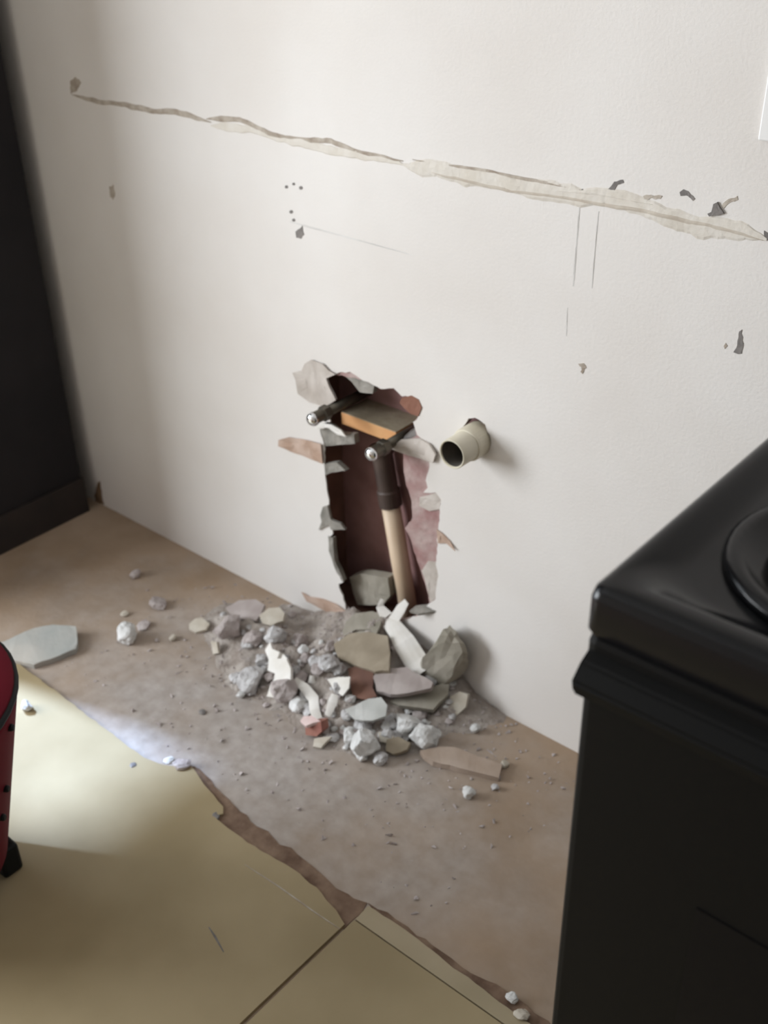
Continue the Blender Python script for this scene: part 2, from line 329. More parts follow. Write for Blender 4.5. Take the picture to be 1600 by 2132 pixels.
mark('chipped_spot', [(1416, 400), (1424, 394), (1434, 398), (1448, 414), (1444, 418), (1428, 406), (1418, 408)], 'dark', seed=26)
mark('chipped_spot', [(1476, 444), (1484, 440), (1488, 424), (1496, 420), (1502, 432), (1510, 444), (1494, 448), (1480, 450)], 'dark', y=-.003, thick=.004, seed=27)
mark('chipped_spot', [(1504, 428), (1518, 414), (1536, 408), (1538, 416), (1520, 422), (1508, 434)], 'dirt', seed=28)
mark('chipped_spot', [(1592, 480), (1602, 486), (1604, 500), (1594, 496)], 'dark', seed=29)
mark('chipped_spot', [(1540, 690), (1546, 686), (1549, 715), (1545, 736), (1528, 733), (1536, 724)], 'dark', seed=31)
mark('chipped_spot', [(1205, 757), (1216, 756), (1222, 766), (1214, 778), (1210, 774), (1216, 766), (1208, 762)], 'dirt', seed=32)
mark('chipped_spot', [(1508, 720), (1512, 714), (1516, 720), (1510, 726)], 'dirt', seed=33)
mark('pencil_line', [(1208, 402), (1211, 402), (1196, 596), (1193, 596)], M['pencil'], y=-.0002, thick=.001, seed=34, rough=0)
mark('pencil_line', [(1246, 440), (1248, 440), (1234, 600), (1232, 600)], M['pencil'], y=-.0002, thick=.001, seed=35, rough=0)
mark('pencil_line', [(1181, 640), (1183, 640), (1181, 700), (1179, 700)], M['pencil'], y=-.0002, thick=.001, seed=36, rough=0)
mark('pencil_line', [(604, 460), (700, 486), (860, 530), (860, 532), (700, 489), (604, 463)], M['pencil'], y=-.0002, thick=.001, seed=37, rough=0)
mark('torn_spot', [(204, 1004), (209, 1002), (214, 1040), (217, 1050), (200, 1046), (197, 1030)], mat('brown_wood_spot', (0.16, 0.10, 0.055), (0.24, 0.15, 0.09), 30, .9), seed=38)
# ------------------------------------------------------------------ flooring pieces on the floor
def sheet(name, pts, z0, z1, m, seed=1, amp=0.0, step=0.03, parent=fl):
    q = random.Random(seed); P = rough_outline([(p[0], p[1]) for p in pts], amp, step, q) if amp else [Vector(p) for p in pts]
    bm = bmesh.new(); slab(bm, [Vector((p.x, p.y, z1)) for p in P], z1 - z0, (0, 0, 1)); return obj(name, bm, m, parent)
def fz(p, z=.005): v = on_z(p, z); return (v.x, v.y)
edge_px = [(50, 1390), (130, 1450), (215, 1515), (300, 1578), (345, 1594), (400, 1598), (435, 1645), (465, 1680), (465, 1695), (445, 1700), (475, 1725), (515, 1755), (575, 1790), (625, 1820), (670, 1860), (700, 1895), (718, 1925)]
el = [fz(p) for p in edge_px]
vl = sheet('vinyl_sheet', rough_outline(el, .0015, .012, random.Random(4), closed=False) + [Vector((1.192, -.66)), Vector((1.194, -1.9)), Vector((-.1, -1.9)), Vector((-.1, -.452))], 0.0, 0.006, 'vinyl')
er = [fz(p, .007) for p in [(767, 1885), (830, 1925), (900, 1977), (945, 2015), (975, 2033), (1040, 2085), (1092, 2122)]]
xs = er[0][0]
vs2 = sheet('vinyl_strip', rough_outline(er, .001, .012, random.Random(6), closed=False) + [Vector((1.75, -.449)), Vector((1.75, -.478)), Vector((xs + .001, -.482))], 0.0, 0.006, 'vinyl2')
vr = sheet('vinyl_sheet', [(xs + .001, -.4845), (1.75, -.4805), (2.4, -.48), (2.4, -1.9), (1.1965, -1.9)], 0.0, 0.0068, 'vinyl')
ad = [fz(p, .001) for p in [(402, 1596), (440, 1625), (500, 1690), (570, 1745), (640, 1795), (700, 1850), (765, 1880), (735, 1915), (716, 1935), (660, 1880), (560, 1800), (470, 1740), (430, 1680)]]
sheet('adhesive_residue', ad, 0.0, 0.0015, 'adhesive', 8, .004, .015)
ad2 = [fz(p, .001) for p in [(767, 1880), (850, 1930), (940, 1995), (1010, 2040), (1100, 2095), (1180, 2160), (1120, 2160), (1040, 2100), (940, 2025), (860, 1965)]]
sheet('adhesive_residue', ad2, 0.0, 0.0015, 'adhesive', 9, .004, .015)
def scratch(px, wid, z, m, seed):
    q = random.Random(seed); P = [on_z(p, z) for p in px]; a, b = [], []
    for i, p in enumerate(P):
        t = (P[min(i + 1, len(P) - 1)] - P[max(i - 1, 0)]).normalized(); s = Vector((-t.y, t.x, 0)) * wid * (.4 if i in (0, len(P) - 1) else 1)
        a.append(p + s); b.append(p - s)
    bm = bmesh.new(); slab(bm, a + b[::-1], .0006, (0, 0, 1)); return obj('scratch', bm, m, vl)
scratch([(435, 1930), (448, 1950), (466, 1982)], .0016, .0064, 'dark', 1)
scratch([(510, 1800), (580, 1845), (650, 1895), (708, 1934)], .0010, .0064, 'dirt', 2)
# ------------------------------------------------------------------ rubble height field
def bump2(x, y, cx, cy, rx, ry): return math.exp(-(((x - cx) / rx) ** 2 + ((y - cy) / ry) ** 2))
def heap_h(x, y):
    h = .075 * bump2(x, y, .86, 0.0, .15, .07) + .045 * bump2(x, y, .83, -.10, .14, .07) + .028 * bump2(x, y, .90, -.18, .10, .05) \
        + .030 * bump2(x, y, .60, -.12, .075, .05) + .022 * bump2(x, y, .72, -.17, .09, .06) + .02 * bump2(x, y, 1.03, -.03, .05, .04)
    nz = noise.fractal(Vector((x * 24, y * 24, 3.3)), 1.0, 2.0, 5)
    return h * (1 + .35 * nz) + .004 * nz * min(1, h / .01) - .0045
def gz(x, y): return max(0.0, heap_h(x, y))
bm = bmesh.new(); G = 110; ax0, ax1, ay0, ay1 = .38, 1.2, -.34, 0.0
grid = [[bm.verts.new((ax0 + (ax1 - ax0) * i / G, ay0 + (ay1 - ay0) * j / 60, max(-.004, heap_h(ax0 + (ax1 - ax0) * i / G, ay0 + (ay1 - ay0) * j / 60)))) for i in range(G + 1)] for j in range(61)]
for j in range(60):
    for i in range(G):
        q = (grid[j][i], grid[j][i + 1], grid[j + 1][i + 1], grid[j + 1][i])
        if max(v.co.z for v in q) > -.0039: bm.faces.new(q)
bmesh.ops.delete(bm, geom=[v for v in bm.verts if not v.link_faces], context='VERTS')
tag(obj('plaster_dust_heap', bm, 'dustheap', None, True), 'mound of grey plaster dust and grit below the wall hole', 'dust heap', kind='stuff')
# ------------------------------------------------------------------ rubble pieces
def rock_mesh(seed, sub=3, cuts=9):
    q = random.Random(seed); bm = bmesh.new(); bmesh.ops.create_icosphere(bm, subdivisions=sub, radius=1)
    planes = [(Vector((q.gauss(0, 1), q.gauss(0, 1), q.gauss(0, 1))).normalized(), q.uniform(.55, .85)) for _ in range(cuts)]
    for v in bm.verts:
        for n, d in planes:
            s = v.co.dot(n)
            if s > d: v.co -= n * (s - d)
        v.co *= 1 + .16 * noise.fractal(v.co * 2.2 + Vector((seed, 0, 0)), 1, 2, 4)
    return bm
def rock(name, px, size, m, seed, label, group=None, flat=.75, z=None, cat='rubble', rough=True):
    """px: photo pixel of its middle; size: its width in photo pixels"""
    p = on_z(px, 0.02)
    for _ in range(4): p = on_z(px, gz(p.x, p.y) + 0.3 * size * 0.0008 if z is None else z)
    s = size * (p - CAM).length / F / 2
    q = random.Random(seed); bm = rock_mesh(seed, 3 if size > 22 else 2)
    rz = Matrix.Rotation(q.uniform(0, 6.28), 3, 'Z') @ Matrix.Rotation(q.uniform(-.3, .3), 3, 'X')
    for v in bm.verts: v.co = rz @ Vector((v.co.x * s * q.uniform(.99, 1.01) * 1.12, v.co.y * s * .95, v.co.z * s * flat))
    lo = min(v.co.z for v in bm.verts); base = gz(p.x, p.y) if z is None else z
    hi = max(v.co.z for v in bm.verts)
    o = obj(name, bm, m); o.location = (p.x, min(p.y, -s * 1.05 - .002), max(base - lo * .75 - .002, -lo - .0008))
    return tag(o, label, cat, group)
def plate(name, pts, m, label, h=.02, n=(0, 0, 1), thick=.008, c=None, seed=1, rough=.0012, step=.012, cat='rubble', group=None, settle=False):
    """irregular broken plate: outline through photo pixels on a plane with normal n through the point under its middle at height h"""
    q = random.Random(seed); mx = sum(p[0] for p in pts) / len(pts); my = sum(p[1] for p in pts) / len(pts)
    c = on_z((mx, my), h) if c is None else Vector(c); n = Vector(n).normalized()
    for _ in range(6 if settle else 0):   # lower it until it presses slightly into the heap or floor
        g = min(p.z - thick * n.z - gz(p.x, p.y) for p in [on_plane(p, c, n) for p in pts] + [c])
        h -= g + .0015; c = on_z((mx, my), h)
    P = rough_outline([on_plane(p, c, n) for p in pts], rough, step, q)
    u, v = frame(n); P = [p - n * (p - c).dot(n) + n * .0007 * q.uniform(-1, 1) for p in P]
    bm = bmesh.new(); slab(bm, [p - c for p in P], thick, n)
    o = obj(name, bm, m); o.location = c
    return tag(o, label, cat, group)
def ribbon(name, path, widths, m, label, curl=.3, thick=.0012, cat='paper strip', side=None, seed=1):
    """curled strip of torn wall paper: 3D centre line and half widths"""
    P = [Vector(p) for p in path]; bm = bmesh.new(); rows = []; q = random.Random(seed); c0 = P[0].copy()
    for i, p in enumerate(P):
        t = (P[min(i + 1, len(P) - 1)] - P[max(i - 1, 0)]).normalized()
        s = Vector(side) if side else t.cross((CAM - p).normalized() + Vector((-.25, 0, .1)))
        s = (s - t * s.dot(t)).normalized(); nn = s.cross(t).normalized()
        if nn.dot(CAM - p) < 0: nn = -nn
        wd = widths[i]
        rows.append([bm.verts.new(p - c0 + s * wd * a * (1 + q.uniform(-.12, .12)) - nn * curl * wd * a * a) for a in (-1, -.5, 0, .5, 1)])
    for a, b in zip(rows, rows[1:]):
        for k in range(4): bm.faces.new((a[k], a[k + 1], b[k + 1], b[k]))
    o = obj(name, bm, m, None, False); o.location = c0
    sm = o.modifiers.new('thickness', 'SOLIDIFY'); sm.thickness = thick; sm.offset = 0
    return tag(o, label, cat)
def C(u, v): return (380 + u / 2.222, 1180 + v / 2.222)
def cp(l): return [C(*q) for q in l]
# big distinct pieces of the heap
def hz(px, dz=0.0):
    p = on_z(px, .03)
    for _ in range(5): p = on_z(px, gz(p.x, p.y) + dz)
    return p
plate('board_piece', cp([(740, 300), (760, 250), (800, 215), (880, 205), (925, 225), (915, 270), (885, 330), (870, 290), (800, 290), (750, 322)]), 'board_olive', 'arched olive-grey scrap of wall board between the hole and the tan board', .082, (-.1, -.5, 1), .006, seed=41)
plate('board_piece', cp([(700, 355), (770, 310), (860, 300), (950, 320), (960, 400), (955, 480), (890, 485), (800, 455), (720, 420)]), 'board_tan', 'flat tan board piece lying on the heap below the wall hole', .072, (-.05, -.35, 1), .009, seed=42)
plate('board_piece', cp([(765, 470), (820, 458), (885, 480), (880, 560), (900, 600), (850, 615), (790, 600), (775, 540)]), 'stud', 'dark brown scrap of board paper between the tan and mauve boards', .048, (0, -.5, 1), .004, seed=43)
plate('board_piece', cp([(880, 505), (930, 475), (1040, 462), (1100, 500), (1160, 535), (1150, 560), (1040, 585), (960, 590), (900, 575)]), 'board_mauve', 'wide mauve-grey board piece lying flat beneath the long white curl', .062, (.05, -.35, 1), .010, seed=44, settle=True)
plate('board_piece', cp([(750, 660), (800, 640), (860, 610), (920, 604), (948, 640), (940, 690), (880, 712), (800, 705)]), 'board_pale', 'pale greenish-grey flat flake lying on top of the white lumps', .048, (.1, -.4, 1), .006, seed=45)
plate('board_piece', cp([(960, 620), (1020, 590), (1100, 580), (1200, 540), (1235, 520), (1230, 590), (1160, 660), (1080, 650), (1000, 640)]), 'board_olive', 'dusty olive board piece by the wall beside the yellowish flake', .036, (.1, -.3, 1), .010, seed=46)
plate('board_piece', cp([(1100, 850), (1190, 832), (1260, 835), (1330, 860), (1480, 915), (1465, 975), (1400, 960), (1280, 930), (1160, 900), (1120, 875)]), 'board_pink', 'long pinkish-beige wedge of board lying flat on the floor beside the heap', .016, (.04, -.04, 1), .012, seed=47, settle=True)
q_ = rock_mesh(77, 3, 7)
for v in q_.verts: v.co = Matrix.Rotation(.35, 3, 'Y') @ Vector((v.co.x * .044, v.co.y * .030, v.co.z * .080))
for v in q_.verts: v.co.y = min(v.co.y, .030)
o = obj('plaster_lump', q_, 'board_olive'); o.location = (1.003, -.031, .084)
tag(o, 'olive-grey dusty chunk leaning against the wall beside the hole', 'rubble')
plate('board_piece', cp([(1050, 205), (1080, 180), (1190, 165), (1200, 175), (1150, 195), (1180, 205), (1090, 218)]), 'greygyp', 'pale grey splinter of board wedged at the foot of the hole', .10, (0, -.5, 1), .006, c=on_y(C(1120, 190), -.004), seed=49)
plate('plaster_flake', cp([(905, 765), (960, 768), (978, 785), (965, 818), (915, 808)]), 'cream', 'small pale cream wedge between the two largest plaster lumps', .026, (.1, -.5, 1), .008, seed=50, settle=True)
plate('plaster_flake', cp([(945, 800), (1000, 785), (1055, 815), (1040, 845), (975, 866), (940, 850)]), 'board_tan', 'dull tan angular flake at the vinyl-side edge of the heap', .022, (.1, -.5, 1), .010, seed=51, settle=True)
plate('plaster_flake', cp([(670, 520), (720, 510), (775, 508), (770, 560), (740, 598), (700, 570)]), 'whitepaper', 'folded white paint chip standing on the middle of the heap', .055, (-.1, -.8, .7), .003, seed=52, settle=True)
plate('plaster_flake', cp([(610, 795), (690, 785), (660, 815), (640, 838), (605, 832)]), 'cream', 'thin cream flake on the floor beside the brick-red fragment', .018, (0, -.5, 1), .006, seed=53, settle=True)
plate('plaster_flake', cp([(1240, 600), (1280, 578), (1322, 590), (1310, 650), (1265, 692), (1245, 660)]), 'cream', 'yellowish beige flake at the wall end of the heap', .030, (.2, -.9, .6), .010, seed=54)
plate('plaster_flake', cp([(355, 225), (400, 192), (450, 188), (472, 215), (465, 250), (410, 272), (370, 262)]), 'cream', 'beige rounded flake on the smaller heap nearer the black cabinet', .045, (.1, -.5, 1), .008, seed=55)
plate('board_piece', cp([(200, 190), (260, 155), (340, 150), (380, 175), (365, 215), (340, 250), (280, 245), (220, 215)]), 'board_mauve', 'greyish mauve board scrap on the wall side of the smaller heap', .040, (0, -.4, 1), .008, seed=56)
plate('plaster_flake', cp([(30, 265), (60, 240), (90, 235), (125, 262), (110, 290), (60, 302), (32, 290)]), 'cream', 'creamy oval flake on the floor at the cabinet end of the smaller heap', .012, (0, -.3, 1), .006, seed=57, settle=True)
plate('plaster_flake', cp([(132, 345), (158, 348), (166, 400), (140, 405)]), 'cream', 'tiny upright cream chip at the vinyl side of the smaller heap', .012, (0, -1, .6), .006, seed=58)
plate('plaster_flake', cp([(560, 690), (600, 690), (640, 715), (570, 735), (545, 715)]), 'pinkface', 'pink plaster face lying against the brick-red piece', .035, (-.2, -.3, 1), .006, seed=59)
o = plate('brick_fragment', cp([(568, 738), (600, 720), (640, 718), (646, 760), (620, 785), (570, 778)]), 'brick', 'brick-red fragment with a pink plaster face against it in the heap', .024, (.1, -1, .3), .02, seed=60)
plate('plaster_sliver', cp([(382, 385), (405, 348), (415, 380), (452, 395), (440, 425), (480, 425), (500, 470), (500, 520), (450, 560), (425, 605), (390, 600), (410, 540), (440, 500), (395, 480), (400, 430)]), 'whitepaper', 'tall ragged cream-white plaster sliver standing upright in the rubble', .045, (-.25, -.75, .7), .006, seed=61, settle=True)
# paper strips
p1, p3 = on_y(C(945, 240), -.014), hz(C(1110, 490), .026)
ribbon('paper_strip', [p1, p1.lerp(p3, .25) + Vector((0, 0, .006)), p1.lerp(p3, .5) + Vector((0, 0, .008)), p1.lerp(p3, .8), p3], [.012, .015, .019, .020, .009], 'whitepaper', 'long white curled paper strip sloping from the hole onto the rubble', .12, seed=2)
ribbon('paper_strip', [on_y(C(925, 150), -.002), on_y(C(915, 185), -.007), p1 + Vector((0, .0, .004))], [.003, .008, .011], 'whitepaper', 'short pointed white paper tip sticking up at the hole foot', .05, seed=3)
ribbon('paper_strip', [on_y(C(1038, 160), -.002), on_y(C(1010, 195), -.006), p1 + Vector((.012, .002, -.002))], [.006, .010, .010], 'whitepaper', 'broad forked white paper tip beside the drain pipe foot', .05, seed=4)
ribbon('paper_strip', [hz(C(520, 520), .014), hz(C(565, 560), .017), hz(C(605, 610), .015), hz(C(612, 660), .010), hz(C(628, 718), .005)], [.004, .008, .009, .008, .008], 'whitepaper', 'narrow white paper strip snaking down to the brick-red piece', .12, seed=5)
ribbon('paper_strip', [hz(C(705, 590), .03), hz(C(695, 625), .022), hz(C(672, 690), .008)], [.006, .008, .006], 'whitepaper', 'short upright cream paper strip amid the heap centre', .12, seed=6)
ribbon('paper_strip', [hz(C(600, 505), .010), hz(C(598, 540), .002)], [.004, .007], 'whitepaper', 'tiny white paper tatter above the snaking strip', .3, seed=7)
# lumps with looks of their own
rock('plaster_lump', C(848, 835), 66, 'plasterw', 101, 'largest rounded white lump at the vinyl-side edge of the heap', flat=.95)
rock('plaster_lump', C(1120, 782), 64, 'plasterw', 102, 'bright white craggy lump beside the long pinkish wedge', flat=.75)
rock('plaster_lump', C(1035, 735), 60, 'plasterw', 103, 'tall greyish white lump between the pale flake and the bright craggy lump', flat=1.0)
rock('plaster_lump', C(780, 775), 44, 'plasterw', 104, 'pale bluish lump touching the largest rounded lump', flat=.8)
rock('plaster_lump', C(835, 735), 40, 'plaster', 105, 'grey lump tucked under the pale flat flake', flat=.7)
rock('plaster_lump', C(215, 270), 64, 'plasterm', 106, 'large mauve-grey lump at the cabinet end of the smaller heap', flat=.8)
rock('plaster_lump', C(320, 330), 44, 'plasterm', 107, 'mauve lump below the beige rounded flake', flat=.8)
rock('plaster_lump', C(430, 310), 46, 'plaster', 108, 'grey lump between the beige rounded flake and the tall sliver', flat=.8)
rock('plaster_lump', C(320, 520), 62, 'plaster', 109, 'crumbly light grey lump on the cabinet side of the tall sliver', flat=.7)
rock('plaster_lump', C(470, 580), 60, 'plasterm', 110, 'brownish-grey lump at the foot of the tall sliver', flat=.9)
rock('plaster_lump', C(535, 630), 40, 'plasterw', 111, 'white lump touching the snaking paper strip', flat=.8)
rock('plaster_lump', C(680, 445), 46, 'plaster', 112, 'grey lump beside the tan board', flat=.8)
rock('plaster_lump', C(630, 470), 30, 'plasterm', 113, 'small mauve lump above the snaking strip', flat=.8)
rock('plaster_lump', C(1175, 440), 28, 'plasterw', 114, 'small white lump at the end of the long curl', z=.045)
rock('plaster_lump', (264, 1324), 46, 'plasterw', 115, 'lone white plaster lump on bare brown floor near the blue-grey board', flat=.9)
rock('plaster_lump', (360, 1328), 17, 'cream', 116, 'small cream crumb between the lone lump and the oval flake', flat=.9)
rock('plaster_lump', (283, 1196), 24, 'plasterm', 117, 'dull grey crumb nearest the wall on the bare brown floor', flat=.8)
rock('plaster_lump', (260, 1277), 18, 'cream', 118, 'small beige crumb on the wall side of the lone white lump', flat=.6)
rock('plaster_lump', (330, 1254), 42, 'plasterm', 119, 'low greyish lump between the lone white lump and the wall', flat=.4)
rock('plaster_lump', (300, 1300), 30, 'plasterm', 120, 'low mauve lump touching the lone white lump', flat=.4)
rock('plaster_lump', (988, 1519), 25, 'plasterw', 121, 'small white lump by the wall at the stove end of the heap', flat=.8)
rock('plaster_lump', (976, 1652), 28, 'plasterw', 122, 'lone white crumb on the vinyl side of the pinkish wedge', flat=.85)
rock('plaster_lump', (1032, 1639), 17, 'plaster', 123, 'tiny grey crumb near the tip of the pinkish wedge', flat=.85)
rock('plaster_lump', (1052, 1591), 20, 'cream', 124, 'tiny cream crumb at the tip of the pinkish wedge', flat=.8)
rock('plaster_lump', (1066, 2080), 24, 'plasterw', 125, 'white crumb lying on the vinyl strip edge', z=.006, flat=.8)
rock('plaster_lump', (1088, 2112), 30, 'cream', 126, 'flattish cream crumb on the vinyl strip near the stove', z=.006, flat=.5)
rock('plaster_lump', (422, 1480), 18, 'dark', 127, 'flat dark chip lying alone on the pale dusty floor', flat=.3)
rock('plaster_lump', (57, 1478), 26, 'plasterw', 128, 'white crumb on the sunlit vinyl beside the red tub', z=.006, flat=1.1)
rock('plaster_lump', (376, 1588), 40, 'plasterm', 129, 'greyish lump caught on the torn vinyl edge', flat=.5)
rock('plaster_lump', (352, 1580), 22, 'plasterw', 130, 'white crumb beside the lump on the torn vinyl edge', flat=.6)
rock('plaster_lump', (277, 1594), 16, 'dark', 131, 'tiny dark chip on the sunlit vinyl', z=.006, flat=.4)
rock('plaster_lump', (450, 1700), 22, 'dark', 132, 'dark crumb in the ragged notch of the vinyl edge', flat=.5, z=.003)
# look-alike crumbs filling the heap
q = random.Random(11); cnt = 0
zones = [((455, 1275), (620, 1350), 22, 'in the smaller heap under the beige rounded flake'), ((490, 1370), (640, 1490), 34, 'round the tall ragged sliver'),
         ((640, 1400), (740, 1540), 34, 'between the snaking paper strip and the pale flake'), ((650, 1500), (900, 1580), 42, 'along the vinyl-side edge of the heap'),
         ((800, 1440), (970, 1520), 24, 'at the wall end of the heap'), ((590, 1320), (720, 1400), 20, 'beside the tan board'), ((870, 1380), (960, 1450), 12, 'at the lower end of the long paper curl')]
LOOK = {'plaster': 'rough grey plaster crumb', 'plasterw': 'rough white plaster crumb', 'plasterm': 'rough brownish-mauve plaster crumb'}
for (a, b, n, where) in zones:
    for _ in range(n):
        px = (q.uniform(a[0], b[0]), q.uniform(a[1], b[1])); p = on_z(px, .02)
        if heap_h(p.x, p.y) < .002 and q.random() < .5: continue
        s = q.choice([12, 14, 17, 21, 26, 32]); mm = q.choice(['plaster', 'plaster', 'plasterw', 'plasterm'])
        rock('plaster_crumb', px, s, mm, 300 + cnt, LOOK[mm] + ' ' + where, LOOK[mm] + 's ' + where, flat=q.uniform(.6, .95)); cnt += 1
# grit too fine to count
bm = bmesh.new(); q = random.Random(19)
for k in range(1300):
    a = q.random()
    if a < .7: x, y = q.gauss(.85, .16), -abs(q.gauss(.10, .10)) - .005
    else: x, y = q.uniform(.4, 1.3), q.uniform(-.42, -.02)
    if not (.3 < x < 1.5 and -.44 < y < -.006): continue
    s = q.choice([.001, .0014, .0019, .0028]) * q.uniform(.7, 1.2); z = gz(x, y)
    vs_ = [bm.verts.new((x + q.gauss(0, s), y + q.gauss(0, s), z + max(-.0005, q.gauss(.4 * s, .6 * s)))) for _ in range(6)]
    bmesh.ops.convex_hull(bm, input=vs_)
bmesh.ops.delete(bm, geom=[v for v in bm.verts if not v.link_faces], context='VERTS')
tag(obj('plaster_grit', bm, 'plasterm'), 'fine plaster grit scattered over the floor round the heap', 'grit', kind='stuff')
# grey board piece on the floor at the far left
t = plate('board_piece', [(-20, 1345), (20, 1330), (70, 1308), (110, 1300), (158, 1304), (161, 1330), (157, 1350), (120, 1366), (70, 1384), (20, 1372), (-25, 1385)], 'board_blue', 'blue-grey flat board piece with pale edge beside the red tub', .022, (.10, -.06, 1), .013, seed=71, settle=True)
# ------------------------------------------------------------------ pipes in the wall
def pipe_stub(W0, name, label):
    r = empty(name, (W0.x, W0.y, W0.z)); O = Vector((0, 0, 0))
    bm = bmesh.new(); lathe(bm, O + Vector((0, .084, 0)), (0, -1, 0), [(0, .0085), (.107, .0085)], 20); obj('pipe', bm, 'copper', r, True)
    bm = bmesh.new(); lathe(bm, O + Vector((0, -.020, 0)), (0, -1, 0), [(0, .009), (.001, .0135), (.014, .0135), (.017, .011)], 6); obj('hex_nut', bm, 'copper', r)
    bm = bmesh.new(); lathe(bm, O + Vector((0, -.036, 0)), (0, -1, 0), [(0, .0105), (.016, .0105), (.017, .0118), (.020, .0118)], 20); obj('threaded_end', bm, 'copper', r)
    bm = bmesh.new(); lathe(bm, O + Vector((0, -.055, 0)), (0, -1, 0), [(0, .0118), (.004, .0118), (.008, .009), (.010, .004)], 20); obj('tip', bm, 'chrome', r, True)
    return tag(r, label, 'water pipe')
pipe_stub(on_y((700, 848)), 'water_pipe_stub', 'dark water pipe stub at the wood block end near the torn pale flap')
pipe_stub(on_y((822, 918)), 'water_pipe_stub', 'dark water pipe stub above the dark coupling of the drain riser')
bx_b = bx('wood_block', (.7395, .862, .018, .0851, .434, .4565), 'wood', None, .0015)
bx('olive_top', (.7402, .8615, .0185, .085, .4565, .4575), mat('olive_wood_top', (0.36, 0.30, 0.21), (0.45, 0.39, 0.29), 25, .95, .3, 90), bx_b)  # thin cap giving the block's top a duller olive tone
tag(bx_b, 'short orange wood block set across the hole between the pipe stubs', 'wood block')
dp = empty('drain_riser', on_y((848, 1262), .055)); o0 = Vector(dp.location)
a0 = on_y((848, 1250), .055); a1 = on_y((812, 1040), .055); dd = (a1 - a0).normalized(); a0 = a0 - dd * ((a0.z - .03) / dd.z)
bm = bmesh.new(); lathe(bm, a0 - o0, dd, [(0, .017), ((a1 - a0).length, .017)], 28); obj('pipe', bm, 'beigepipe', dp, True)
bm = bmesh.new(); lathe(bm, a1 - dd * .012 - o0, dd, [(0, .0172), (.001, .021), (.03, .021), (.033, .0185), (.10, .0185), (.101, .021), (.115, .021)], 28); obj('segment', bm, 'darkpipe', dp, False)  # upper length of the riser, built as a darker and wider segment
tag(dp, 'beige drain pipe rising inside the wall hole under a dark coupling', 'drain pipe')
st = empty('drain_stub', PV)
bm = bmesh.new(); n = 36
def ring(y, r): return [bm.verts.new((math.cos(2 * math.pi * k / n) * r, y, math.sin(2 * math.pi * k / n) * r)) for k in range(n)]
rs = [ring(.08, .0235), ring(-.060, .0235), ring(-.0615, .0225), ring(-.060, .0205), ring(.08, .0205)]
for a, b in zip(rs, rs[1:]):
    for k in range(n): bm.faces.new((a[k], a[(k + 1) % n], b[(k + 1) % n], b[k]))
obj('pipe', bm, 'pvc', st, True)
bm = bmesh.new(); rs = [ring(.01, .0237), ring(.01, .0265), ring(-.022, .0268), ring(-.026, .0255), ring(-.0265, .0237)]
for a, b in zip(rs, rs[1:]):
    for k in range(n): bm.faces.new((a[k], a[(k + 1) % n], b[(k + 1) % n], b[k]))
obj('collar', bm, 'pvc', st, False)
bm = bmesh.new(); rs = [ring(-.0585, .0206), ring(-.058, .0200), ring(.07, .0200), ring(.07, .0002)]
for a, b in zip(rs, rs[1:]):
    for k in range(n): bm.faces.new((a[k], a[(k + 1) % n], b[(k + 1) % n], b[k]))
obj('bore', bm, mat('dirty_bore', (0.05, 0.043, 0.036), (0.10, 0.085, 0.07), 30, .8), st, True)['label'] = 'dark dirty inside of the stub'
tag(st, 'cream plastic drain stub sticking out of the white wall', 'drain pipe')
# outlet at the right edge of the wall
ot = empty('wall_outlet', (1.444, 0, 1.06))
bx('cover_plate', (-.035, .035, -.006, .0005, -.0575, .0575), 'whitepl', ot, .002)
for dz in (-.02, .02):
    s_ = bx('socket', (-.016, .016, -.0075, -.004, dz - .014, dz + .014), 'whitepl', ot, .001)
    for dx in (-.006, .006): bx('slot', (dx - .001, dx + .001, -.0078, -.006, dz - .004, dz + .005), 'dark', s_)
bm = bmesh.new(); lathe(bm, (0, -.005, 0), (0, -1, 0), [(0, .003), (.002, .003)], 12); obj('screw', bm, 'chrome', ot)
tag(ot, 'white outlet cover plate on the wall above the glue line', 'outlet')
# ------------------------------------------------------------------ tall black cabinet in the corner
cb = empty('tall_cabinet', (-.40, -.255, 0)); co = (-.40, -.255, 0)
bx('body', (-.775, -.012, -.580, -.038, .085, 2.15), 'cabinet', cb, .003, off=co)
bx('plinth', (-.76, -.006, -.570, -.036, 0, .085), 'plinth', cb, off=co)
dr = bx('door', (-.770, -.016, -.599, -.580, .10, 2.13), 'cabinet', cb, .003, off=co)
bx('handle', (-.08, -.065, -.620, -.599, .95, 1.15), 'chrome', dr, .003, off=co)
tag(cb, 'tall black cabinet standing in the room corner beside the damaged wall', 'cabinet')
# ------------------------------------------------------------------ stove
SX0, SX1, SYF, SYB, SZ = 1.6485, 2.4085, -.732, -.06, .912
sv = empty('stove', (2.03, -.40, 0)); so = (2.03, -.40, 0)
def sbx(name, d, m, bevel=0.0, parent=sv, seg=2, smooth=False): return bx(name, d, m, parent, bevel, seg, so, smooth)
sbx('body', (SX0 + .004, SX1 - .004, SYF + .012, SYB, .03, .878), 'blackside', .004)
# cooktop: rounded rim, sunken well
bm = bmesh.new()
def rrect(x0, x1, y0, y1, r, z, n=10):
    out = []
    for cx, cy, a0 in ((x1 - r, y1 - r, 0), (x0 + r, y1 - r, 90), (x0 + r, y0 + r, 180), (x1 - r, y0 + r, 270)):
        for k in range(n + 1):
            a = math.radians(a0 + 90 * k / n); out.append(bm.verts.new((cx + r * math.cos(a) - so[0], cy + r * math.sin(a) - so[1], z)))
    return out
